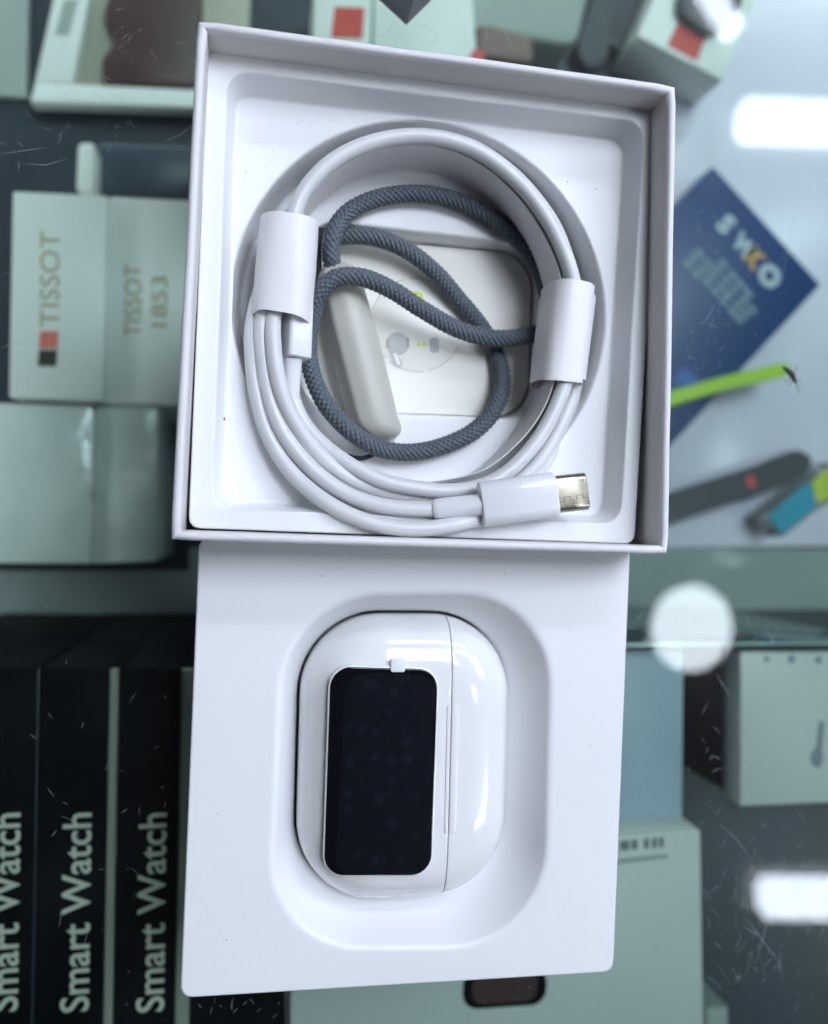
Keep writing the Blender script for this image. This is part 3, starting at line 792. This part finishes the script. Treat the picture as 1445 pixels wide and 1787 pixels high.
def hoop():
    path = [(512, 470), (515, 400), (540, 345), (582, 300), (634, 269), (695, 255), (752, 255), (812, 272), (868, 308), (916, 358), (954, 418), (977, 480), (986, 540), (982, 610), (967, 668), (948, 715), (912, 765), (848, 818), (796, 834), (740, 842), (684, 842), (622, 822), (556, 790), (508, 742), (486, 668), (490, 565)]
    zs = [27.8] * 17 + [27.0, 25.0, 23.0, 21.5, 21, 21, 22, 25]
    pts = catmull([P(x, y, z) for (x, y), z in zip(path, zs)], 1.0, closed=True)
    n = len(pts); t = thing('paper_hoop', P(739, 556, ZP), 'thin white paper hoop standing inside the coiled cable', 'paper strip')
    loops = []
    for i, p in enumerate(pts):
        d = (pts[(i + 1) % n] - pts[i - 1]).normalized(); nn = Vector((-d.y, d.x, 0))
        s = i / n
        j1 = 0.35 * noise.noise(Vector((i * 0.09, 1, 0))) + 0.12 * noise.noise(Vector((i * 0.5, 4, 0)))
        j2 = 0.5 * noise.noise(Vector((i * 0.07, 9, 0)))
        top = p + Vector((0, 0, j1)); bot = Vector((p.x, p.y, ZP + 0.4)) + nn * (0.6 * noise.noise(Vector((i * 0.05, 7, 0)))) + Vector((0, 0, abs(j2)))
        m1 = top.lerp(bot, 0.5) + nn * (0.25 * noise.noise(Vector((i * 0.06, 3, 0))))
        w = nn * 0.11
        loops.append([top + w, m1 + w, bot + w, bot - w, m1 - w, top - w])
    loops.append(loops[0])
    v, f = loft(loops)
    auto_smooth(build('paper_strip', v, f, 'wrap_paper', t), 50)
hoop()

# ------------------------------------------------------------------ second tray with the charging case
ZT = 23.4
CZ = 14.6                                    # level of the case's widest outline
HW, HH, CRAD = 23.3, 31.1, 17.5
CCTR = P(702.5, 1312.5, CZ); CANG = 0.012
def case_outline(i):
    w, h = HW - i, HH - i
    c, s_ = math.cos(CANG), math.sin(CANG)
    return [(CCTR.x + c * x - s_ * y, CCTR.y + s_ * x + c * y) for x, y in round_poly([(-w, -h), (w, -h), (w, h), (-w, h)], CRAD - i, 18)]
tray2 = thing('case_tray', P(705, 1350, 0), 'white moulded plastic tray on the glass holding the charging case', 'tray')
oq = [P(314, 1743, ZT), P(1071, 1697, ZT), P(1101, 945, ZT), P(347, 938, ZT)]
# keep it clear of the box wall
yb = min(rim[0].y, rim[1].y)
pq = px_poly([(470, 1655), (948, 1648), (962, 1036), (500, 1039)], ZT)
oc = P(712, 1345, ZT); c2 = (oc.x, oc.y)
def L2(poly, z): return at_z(by_angle(poly, c2, ANG), z)
def Q2(q, d, r, z): return L2(round_poly([tuple(p) for p in inset_poly(q, d)], r, 14), z)
loops = [Q2(oq, -0.1, 2.2, ZT - 7), Q2(oq, -0.05, 2.2, ZT - 3), Q2(oq, 0.0, 2.2, ZT - 0.55), Q2(oq, 0.14, 2.2, ZT - 0.15), Q2(oq, 0.5, 2.2, ZT),
         Q2(pq, -1.6, 21, ZT), Q2(pq, -0.9, 20.8, ZT - 0.04), Q2(pq, -0.35, 20.6, ZT - 0.2), Q2(pq, 0.1, 20.4, ZT - 0.55), Q2(pq, 0.45, 20.2, ZT - 1.1)]
ca = by_angle(case_outline(-0.45), c2, ANG); wall0 = loops[-1]
for k, z in [(0.22, ZT - 3.0), (0.46, ZT - 5.6), (0.68, ZT - 7.6), (0.84, ZT - 8.8), (0.94, ZT - 9.5), (0.99, ZT - 10.3), (1.0, ZT - 11.5), (1.0, 5.0), (1.02, 1.5), (1.08, 0.4), (1.2, 0.25)]:
    loops.append([(p[0] + (q[0] - p[0]) * k, p[1] + (q[1] - p[1]) * k, z) for p, q in zip(wall0, ca)])
v, f = loft(loops, False, True)
weigh(auto_smooth(build('formed_sheet', v, f, 'tray_plastic', tray2), 70))

case = thing('charging_case', P(708, 1317, 1), 'glossy white earbud charging case with a black touch screen', 'earbud case')
def case_mesh():
    hw, hh, ang, ctr = HW, HH, CANG, CCTR
    ex = Vector((math.cos(ang), math.sin(ang))); ey = Vector((-ex.y, ex.x))
    def loop(i, z):
        w, h = hw - i, hh - i
        r = max(1.2, CRAD - i * 0.78)
        pts = by_angle(round_poly([(-w, -h), (w, -h), (w, h), (-w, h)], r, 18), (0, 0), [TAU * k / 288 for k in range(288)])
        return [(ctr.x + ex.x * x + ey.x * y, ctr.y + ex.y * x + ey.y * y, z) for x, y in pts]
    H, A = 10.7, 12.5
    loops = []
    up = [math.pi / 2 * k / 22 for k in range(23)]
    prof = []
    for q in up: prof.append((A * (1 - math.cos(q) ** (2 / 2.35)), H * math.sin(q) ** (2 / 2.35)))
    lower = [(i, -z) for i, z in prof[1:]][::-1]
    for i, z in [(22.2, -H - 0.06), (18, -H - 0.04)] + lower + prof + [(14.5, H + 0.10), (17, H + 0.17), (19.5, H + 0.22), (22.2, H + 0.24)]:
        loops.append(loop(i, CZ + z))
    return loft(loops, True, True), ctr, ex, ey, H
(cv, cf), CC, EX, EY, CH = case_mesh()
def case_pt(x, y): return (CC.x + EX.x * x + EY.x * y, CC.y + EX.y * x + EY.y * y)
def to_case(px, py, z):
    p = P(px, py, z); d = Vector((p.x - CC.x, p.y - CC.y)); return d.dot(EX), d.dot(EY)
SEAM = (to_case(791, 1210, CZ + CH)[0] + to_case(780, 1450, CZ + CH)[0]) / 2
def split(name, sign, m):
    o = build(name, cv, cf, m, case)
    bm = bmesh.new(); bm.from_mesh(o.data)
    x, y = case_pt(SEAM + 0.14 * sign, 0)
    nrm = Vector((EX.x, EX.y, 0)) * sign
    r = bmesh.ops.bisect_plane(bm, geom=bm.verts[:] + bm.edges[:] + bm.faces[:], plane_co=Vector((x, y, 0)) * S, plane_no=nrm, clear_inner=True)
    eds = [e for e in r['geom_cut'] if isinstance(e, bmesh.types.BMEdge)]
    ff = bmesh.ops.contextual_create(bm, geom=eds)['faces']
    rim_e = [e for e in eds if e.is_valid]
    bmesh.ops.bevel(bm, geom=rim_e, offset=0.10 * S, segments=2, profile=0.5, affect='EDGES', clamp_overlap=True)
    bmesh.ops.recalc_face_normals(bm, faces=bm.faces)
    bm.to_mesh(o.data); bm.free()
    return auto_smooth(o, 35)
split('case_body', -1, 'case_plastic')
split('case_lid', 1, 'case_plastic')
ztop = CZ + CH
def case_slab(name, poly_local, r, z0, z1, m, bevel, parent=case, seg=3):
    pts = [case_pt(x, y) for x, y in round_poly(poly_local, r, 12)]
    v, f = slab(pts, z0, z1); o = build(name, v, f, m, parent)
    bm = bmesh.new(); bm.from_mesh(o.data)
    top = max(v.co.z for v in bm.verts)
    es = [e for e in bm.edges if all(abs(v.co.z - top) < 1e-7 for v in e.verts)]
    bmesh.ops.bevel(bm, geom=es, offset=bevel * S, segments=seg, profile=0.5, affect='EDGES')
    for fc in bm.faces: fc.smooth = True
    bm.to_mesh(o.data); bm.free()
    return auto_smooth(o, 45)
sc = [to_case(x, y, ztop + 0.3) for x, y in [(565, 1527), (752, 1527), (764, 1168), (577, 1163)]]
ring = [tuple(p) for p in inset_poly(sc, -0.32)]
case_slab('screen_bezel', ring, 4.6, ztop - 1.0, ztop + 0.34, 'case_plastic', 0.25)
scr = case_slab('touch_screen', sc, 4.3, ztop - 1.0, ztop + 0.62, 'screen_black', 0.22)
fl = [to_case(x, y, ztop + 0.7) for x, y in [(584, 1526), (749, 1525), (759, 1178), (603, 1176)]]
case_slab('screen_film', fl, 3.6, ztop + 0.64, ztop + 0.70, 'screen_film', 0.02, scr)
fl = [to_case(x, y, ztop + 0.4) for x, y in [(745, 1534), (768, 1532), (783, 1186), (764, 1176)]]
tb = [to_case(x, y, ztop + 0.9) for x, y in [(682, 1173), (707, 1173), (708, 1147), (683, 1147)]]
case_slab('film_tab', tb, 0.5, ztop + 0.72, ztop + 0.80, 'film_tab', 0.02, scr)
hg = [to_case(x, y, ztop + 0.2) for x, y in [(770, 1455), (796, 1454), (804, 1231), (779, 1231)]]
hx = [p[0] for p in hg]; hy = [p[1] for p in hg]
wl = [(min(hx) + 0.6, min(hy)), (SEAM - 0.13, min(hy)), (SEAM - 0.13, max(hy)), (min(hx) + 0.6, max(hy))]
wr = [(SEAM + 0.13, min(hy)), (max(hx) - 0.4, min(hy)), (max(hx) - 0.4, max(hy)), (SEAM + 0.13, max(hy))]
HZ = ztop - 0.05
case_slab('hinge_plate', wl, 0.7, HZ - 2.5, HZ + 0.36, 'case_plastic', 0.12)
case_slab('hinge_plate', wr, 0.7, HZ - 2.5, HZ + 0.30, 'case_plastic', 0.12)

# ------------------------------------------------------------------ dust on the trays
def dust(parent, spots, z, seed):
    rd = random.Random(seed); parts = []
    for x, y in spots:
        c = P(x, y, z); r = rd.uniform(0.07, 0.15)
        parts.append(slab(circle_poly((c.x, c.y), r, 7, r * rd.uniform(0.6, 1.0)), z - 0.02, z + 0.05))
    v, f = join_data(parts); tag(build('dust_speck', v, f, 'speck_grey', parent), kind='stuff')
dust(cable_tray, [(476, 262), (568, 245), (600, 300), (812, 200), (978, 228), (990, 318), (1030, 430), (1046, 800), (470, 820), (430, 300), (520, 215), (1040, 330)], ZC, 3)
dust(tray2, [(520, 1000), (690, 985), (420, 1120), (395, 1640), (1030, 1300), (985, 1580), (640, 1690), (1010, 1050), (880, 1000), (380, 1420), (1040, 1480), (560, 1005)], ZT, 4)

# ------------------------------------------------------------------ small things on the glass
def insect():
    c = P(1380, 655, 0)
    t = thing('insect', c, 'tiny dead brown gnat lying on the glass near the lime band', 'insect')
    pts = [P(1366, 640, 0.5), P(1373, 645, 0.7), P(1381, 652, 0.9), P(1386, 662, 0.8), P(1391, 672, 0.5)]
    tube('insect_body', pts, lambda k: 0.10 + 0.62 * math.sin(math.pi * min(1, k * 0.86 + 0.12)) ** 1.4, 'insect_brown', t, 12, 0.25)
    for l in [[(1381, 654), (1375, 664), (1368, 666)], [(1384, 660), (1380, 670), (1374, 672)], [(1383, 655), (1389, 646), (1388, 638)], [(1391, 672), (1393, 680), (1395, 686)], [(1386, 664), (1393, 663), (1397, 668)]]:
        tube('insect_leg', [P(x, y, z) for (x, y), z in zip(l, (0.6, 0.7, 0.12))], 0.085, 'insect_brown', t, 6, 0.4)
insect()
# corner of a grey carton on the glass beyond the box
def carton():
    a = P(709, 45, 0); b = P(655, -4, 0); c = P(758, -4, 0)
    u = (b - a).normalized(); w = (c - a).normalized()
    q = [a, a + w * 60, a + w * 60 + u * 60, a + u * 60]
    t = thing('grey_carton', a, 'dark grey carton standing on the glass beyond the open box, one corner showing', 'box')
    o = slab_obj('carton_body', [tuple(p[:2]) for p in q], 0.1, 45, 'carton_dark', t, 0.3)
carton()

# ------------------------------------------------------------------ goods on the shelf under the glass
def goods(name, label, cat, pts, z, m, z0=SHELF, bevel=0.8, group='goods under the counter glass', part='box_body', r=0.0):
    poly = px_poly(pts, z)
    c = sum((Vector(p) for p in poly), Vector((0, 0))) / len(poly)
    t = thing(name, (c.x, c.y, z0), label, cat, group)
    if r: poly = round_poly(poly, r, 6)
    slab_obj(part, poly, z0 + 0.2, z, m, t, bevel)
    return t
def mark(t, name, pts, z, m, r=0.0, h=0.25):
    poly = px_poly(pts, z)
    if r: poly = round_poly(poly, r, 6)
    return slab_obj(name, poly, z - 0.2, z + h, m, t)
def dirs(a, b, z):
    p, q = P(*a, z), P(*b, z); return (p.x, p.y), (q.x - p.x, q.y - p.y), (q - p).length

# black watch boxes with white base edges
ZB = -45.0
def watch_box(x0, x1, xs0, xs1, tx, label, strip='box_edge', y0=1166, text=True):
    lean = 10
    t = goods('watch_box', label, 'box', [(x0 - lean, 1900), (x1 - lean, 1900), (x1 + 4, y0), (x0 + 4, y0)], ZB, 'box_black', group='black watch boxes under the glass')
    if xs0 is not None:
        poly = px_poly([(xs0 - lean, 1900), (xs1 - lean, 1900), (xs1 + 3, y0 + 2), (xs0 + 3, y0 + 2)], ZB - 2)
        slab_obj('base_edge', poly, ZB - 5, ZB - 2, strip, t, 0.8)
        slab_obj('base_body', poly, SHELF + 0.3, ZB - 5.2, 'box_black', t, 0.8)
    if text:
        o, d, L = dirs((tx - 3, 1764), (tx + 2, 1418), ZB)
        text_obj('Smart Watch', 10.6, o, d, ZB, 'letter_pale', t, bold=0.012, length=L)
    return t
watch_box(-260, 59, 60, 65, 33, 'black watch box cut off by the picture edge', 'navy_slab')
watch_box(68, 186, 187, 204, 157, 'black watch box between two pale base edges, middle of the three lettered ones')
watch_box(207, 311, 312, 338, 288, 'black watch box with pale edge next to the case tray')
watch_box(341, 505, None, None, 0, 'plain black box mostly hidden under the case tray', text=False)

# white boxes with gilt lettering
ZW = -112.0
t = goods('white_gilt_box', 'white box with gold lettering and a red and black emblem', 'box', [(15, 694), (180, 700), (188, 341), (22, 333)], ZW, 'box_white')
o, d, L = dirs((103, 571), (104, 405), ZW)
text_obj('TISSOT', 9.2, o, d, ZW, 'letter_gold', t, bold=0.0, length=L)
mark(t, 'emblem_panel', [(68, 608), (100, 608), (102, 578), (70, 578)], ZW, 'logo_salmon')
mark(t, 'emblem_panel', [(66, 639), (98, 639), (100, 611), (68, 611)], ZW, 'logo_black')
t = goods('white_gilt_box', 'white box with two gold lines of lettering beside the open box', 'box', [(184, 702), (350, 708), (352, 350), (191, 342)], ZW - 3, 'box_white')
o, d, L = dirs((246, 589), (247, 462), ZW - 3)
text_obj('TISSOT', 8.4, o, d, ZW - 3, 'letter_gold', t, bold=0.004, length=L)
o, d, L = dirs((291, 571), (292, 483), ZW - 3)
text_obj('1853', 7.8, o, d, ZW - 3, 'letter_gold', t, bold=0.004, length=L)
# shrink-wrapped cartons
t = goods('wrapped_box', 'pale box in wrinkled clear wrap at the picture edge below the gilt boxes', 'box', [(-60, 983), (158, 984), (163, 706), (-60, 702)], -118, 'box_white_gloss')
t = goods('wrapped_box', 'narrow pale box in wrinkled clear wrap beside the open box', 'box', [(160, 984), (272, 980), (279, 708), (166, 706)], -120, 'box_white_gloss')
# pale glass ledge on the shelf
t = goods('glass_ledge', 'pale greenish glass strip lying on the shelf before the black boxes', 'ledge', [(-80, 1073), (1460, 1064), (1460, 958), (1180, 955), (330, 955), (330, 996), (-80, 996)], SHELF + 4, 'ledge_glass', bevel=0.5, part='strip')
# window box with a dark watch, and its neighbours
ZV = -166.0
t = goods('window_box', 'pale green window box with a maroon watch showing inside', 'box', [(52, 176), (430, 190), (440, -90), (112, -90)], ZV - 8, 'cream_card')
for poly in [[(52, 177), (430, 191), (430, 161), (62, 143)], [(62, 143), (126, 144), (172, -90), (112, -90)]]:
    p2 = px_poly(poly, ZV); slab_obj('frame_bar', p2, ZV - 7.9, ZV, 'box_white', t, 0.6)
mark(t, 'barcode_print', [(96, 62), (120, 62), (136, 0), (112, 0)], ZV, 'box_grey')
w = thing('maroon_watch', P(260, 70, ZV - 7.8), 'dark maroon strapped watch inside the window box', 'watch', 'goods under the counter glass')
zq = ZV - 7.6
pl = round_poly(px_poly([(176, 147), (345, 152), (350, 112), (352, 20), (355, -90), (215, -90), (180, 20), (200, 70), (178, 100)], ZV - 2), 6, 5)
slab_obj('strap', pl, zq, ZV - 2, 'strap_maroon', w, 1.5)
goods('grey_box', 'plain grey green box in the corner beside the window box', 'box', [(-60, 165), (47, 170), (50, -60), (-60, -60)], ZV - 10, 'box_grey')
goods('navy_block', 'dull navy case lying behind the gilt boxes', 'case', [(168, 336), (345, 345), (345, 250), (168, 243)], -150, 'navy_slab', bevel=3)
goods('white_post', 'short white block behind the gilt boxes', 'block', [(131, 332), (163, 334), (165, 246), (135, 246)], -138, 'box_white', bevel=2)
# white boxes beyond the open box
t = goods('white_label_box', 'white box with a red square label behind the open box', 'box', [(545, 120), (645, 130), (652, -70), (552, -80)], -132, 'box_white')
mark(t, 'red_label', [(578, 66), (632, 68), (636, 14), (584, 12)], -132, 'label_red', r=0.8)
t = goods('pale_box', 'wide pale green box beyond the grey carton corner', 'box', [(650, 130), (835, 150), (830, 62), (820, -70), (656, -70)], -140, 'box_white')
mark(t, 'red_label', [(818, 104), (846, 108), (845, 88), (826, 86)], -140, 'label_red')
goods('grey_pouch', 'grey green flat pouch behind the open box', 'pouch', [(752, 40), (850, 60), (1010, 80), (1040, -60), (760, -60)], -150, 'box_grey', bevel=4, r=8)
goods('brown_pouch', 'small brown leather piece behind the open box rim', 'pouch', [(828, 96), (935, 110), (930, 62), (850, 40), (830, 42)], -142, 'brown_leather', bevel=2, r=4)
def strap(label, pts, z, w, m, name='watch_strap', red=None):
    path = catmull([P(x, y, z) for x, y in pts], 3.0)
    th = 4.0; loops = []
    for i, p in enumerate(path):
        d = (path[min(len(path) - 1, i + 1)] - path[max(0, i - 1)]).normalized(); nn = Vector((-d.y, d.x, 0))
        e = min(i, len(path) - 1 - i) * 3.0
        k = w / 2 * (1 if e >= w / 2 else math.sqrt(max(0.05, 1 - (1 - e / (w / 2)) ** 2)))
        loops.append([p + nn * k, p + nn * k * 0.9 + Vector((0, 0, 1.2)), p - nn * k * 0.9 + Vector((0, 0, 1.2)), p - nn * k, p - nn * k + Vector((0, 0, -th)), p + nn * k + Vector((0, 0, -th))])
    v, f = loft(loops, True, True)
    t = thing(name, P(*pts[len(pts) // 2], z - th), label, 'strap', 'goods under the counter glass')
    auto_smooth(build('band', v, f, m, t), 30)
    return t
strap('dark rubber strap behind the open box nearer the rim', [(1092, -60), (1062, 0), (1040, 60), (1028, 118)], -172, 16, 'strap_dark')
strap('dark rubber strap reaching toward the red labelled grey box', [(1165, -60), (1122, -10), (1090, 40), (1078, 90)], -172, 13, 'strap_dark')
strap('short green black strap end behind the open box', [(975, 60), (970, 85), (962, 120)], -172, 9, 'strap_dark')
t = goods('labelled_box', 'tilted grey white box with a red label near the overhead tube reflection', 'box', [(1112, 62), (1262, 140), (1345, -60), (1195, -130)], -150, 'box_white')
mark(t, 'red_label', [(1163, 80), (1216, 107), (1231, 66), (1182, 40)], -150, 'label_red', r=1.0)
ph = thing('dark_watch', P(1250, 10, -150), 'dark watch face lying on the tilted box', 'watch', 'goods under the counter glass')
slab_obj('dial', round_poly(px_poly([(1180, 20), (1250, 66), (1296, 10), (1300, -60), (1200, -60)], -145), 8, 6), -149.6, -145, 'strap_dark', ph, 1.5)
# white sheet, blue carton and the things on it
goods('white_sheet', 'large white sheet covering the shelf under the blue carton', 'sheet', [(1120, 955), (1560, 953), (1600, -100), (1335, -100), (1200, 175), (1120, 175)], SHELF + 4, 'sheet_reflect_tint', bevel=0.4, part='sheet')
ZU = -160.0
t = goods('blue_carton', 'navy blue carton with white and orange print', 'box', [(1245, 289), (1433, 497), (1150, 800), (962, 592)], ZU, 'card_blue', z0=SHELF + 4.2)
o, d, L = dirs((1352, 497), (1248, 366), ZU)
u = Vector(d).normalized(); nrm = Vector((-u.y, u.x))
def letter(ch, px, size, m, bold=0.03):
    p = Vector(P(*px, ZU)[:2]) + u * (0.33 * size) - (-nrm) * (0.35 * size)
    text_obj(ch, size, (p.x, p.y), (-u.x, -u.y), ZU, m, t, bold=bold)
letter('S', (1270, 394), 12.5, 'print_white', 0.05); letter('W', (1293, 422), 11, 'print_white', 0.05); letter('K', (1317, 450), 12, 'print_orange', 0.05); letter('O', (1340, 477), 13, 'print_white', 0.07)
rp = random.Random(5)
for row in range(4):
    for k in range(7):
        f0 = (k + rp.random() * 0.2) / 7; f1 = f0 + 0.115
        if (k == 6 and row == 3) or (k < 2 and row == 3): continue
        bx, by = 1192 + row * 10.5 - (4 if k < 2 else 0), 452 - row * 9.5 + (4 if k < 2 else 0)
        x0, y0 = bx + 102 * f0, by + 118 * f0; x1, y1 = bx + 102 * f1, by + 118 * f1
        mark(t, 'fine_print', [(x0, y0), (x1, y1), (x1 + 7.4, y1 - 6.6), (x0 + 7.4, y0 - 6.6)], ZU, 'print_mist')
mark(t, 'blue_panel', [(1178, 660), (1205, 690), (1225, 668), (1195, 640)], ZU, 'blue_bright')
strap('bright lime green band lying across the blue carton', [(1120, 712), (1190, 690), (1260, 670), (1330, 654), (1378, 642)], ZU + 5.4, 6.6, 'lime', name='lime_band')
st = strap('dark rounded stick with a red mark on the white sheet', [(1110, 915), (1180, 884), (1260, 858), (1340, 832), (1412, 800)], -165, 13.5, 'stick_dark', name='dark_stick')
mark(st, 'red_mark', [(1303, 848), (1318, 852), (1316, 832), (1304, 828)], -163.7, 'label_red', h=0.4)
t = goods('cyan_tag', 'cyan and yellow packet beside the dark stick', 'packet', [(1332, 902), (1362, 940), (1490, 850), (1465, 800)], -158, 'clear_wrap', z0=SHELF + 4.2, bevel=1.5, r=3)
mark(t, 'cyan_panel', [(1340, 900), (1364, 932), (1424, 886), (1418, 846), (1406, 842)], -158, 'cyan_tag', r=1.5)
mark(t, 'yellow_panel', [(1414, 845), (1428, 880), (1490, 840), (1460, 800)], -158, 'yellow_green', r=1.5)
# boxes near the camera side of the shelf
ZD = -62.0
t = goods('glass_divider', 'dark teal glass divider standing along the shelf', 'divider', [(1040, 1128), (1540, 1124), (1540, 1118), (1040, 1122)], ZD, 'divider_teal', bevel=0.5, part='pane')
mark(t, 'bright_edge', [(1041, 1128), (1540, 1124), (1540, 1120), (1041, 1124)], ZD, 'glass_edge', h=0.2)
t = goods('printed_box', 'pale box in clear wrap printed with dots and a slate earbud', 'box', [(1292, 1408), (1540, 1398), (1540, 1137), (1292, 1138)], -68, 'box_white_dim', z0=-78)
goods('dark_plinth', 'added black plinth under the wrapped earbud box, in place of its shaded sides', 'box', [(1300, 1404), (1540, 1394), (1540, 1140), (1300, 1142)], -79.5, 'box_black')  # added dark block, stands in for shade on the box's sides
pw = px_poly([(1284, 1415), (1545, 1404), (1545, 1134), (1284, 1135)], -70)
slab_obj('clear_wrap', pw, -79, -72, 'clear_wrap', t, 1.0)
for x, y, r in [(1338, 1150, 6), (1381, 1150, 8), (1428, 1152, 7)]:
    c = P(x, y, -68); slab_obj('dot_print', circle_poly((c.x, c.y), r / 5.4, 16), -68.2, -67.8, 'print_slate', t)
mark(t, 'earbud_stem', [(1421, 1325), (1433, 1322), (1438, 1260), (1430, 1255)], -68, 'print_slate', r=1)
c = P(1425, 1322, -68); slab_obj('earbud_head', circle_poly((c.x, c.y), 2.4, 20, 3.2), -68.2, -67.7, 'print_slate', t)
c = P(1427, 1334, -68); slab_obj('earbud_mesh', circle_poly((c.x, c.y), 1.0, 14), -67.7, -67.5, 'print_grey', t)
goods('pale_blue_box', 'plain pale blue box beside the case tray', 'box', [(985, 1470), (1191, 1453), (1194, 1134), (985, 1134)], -74, 'box_blue_pale')
t = goods('large_carton', 'large pale green carton under the case tray with faint dark print', 'box', [(506, 1900), (1230, 1900), (1223, 1448), (900, 1478), (506, 1490)], -60, 'box_white_dim')
for x0, x1 in [(1082, 1098), (1102, 1112), (1124, 1132), (1138, 1146), (1150, 1158)]:
    mark(t, 'dark_print', [(x0, 1484 - (x0 - 1082) * 0.08), (x1, 1483 - (x0 - 1082) * 0.08), (x1, 1466 - (x0 - 1082) * 0.08), (x0, 1467 - (x0 - 1082) * 0.08)], -60, 'print_grey')
mark(t, 'dark_print', [(1070, 1508), (1165, 1497), (1165, 1490), (1070, 1500)], -60, 'box_grey')
mark(t, 'window_panel', [(806, 1762), (952, 1752), (955, 1690), (810, 1690)], -60, 'box_black', r=5)
mark(t, 'window_watch', [(822, 1752), (935, 1745), (938, 1690), (826, 1690)], -60, 'strap_maroon', r=4, h=0.6)
goods('small_pale_box', 'small pale box beside the large carton at the picture edge', 'box', [(1232, 1900), (1275, 1900), (1271, 1756), (1232, 1760)], -100, 'box_grey')
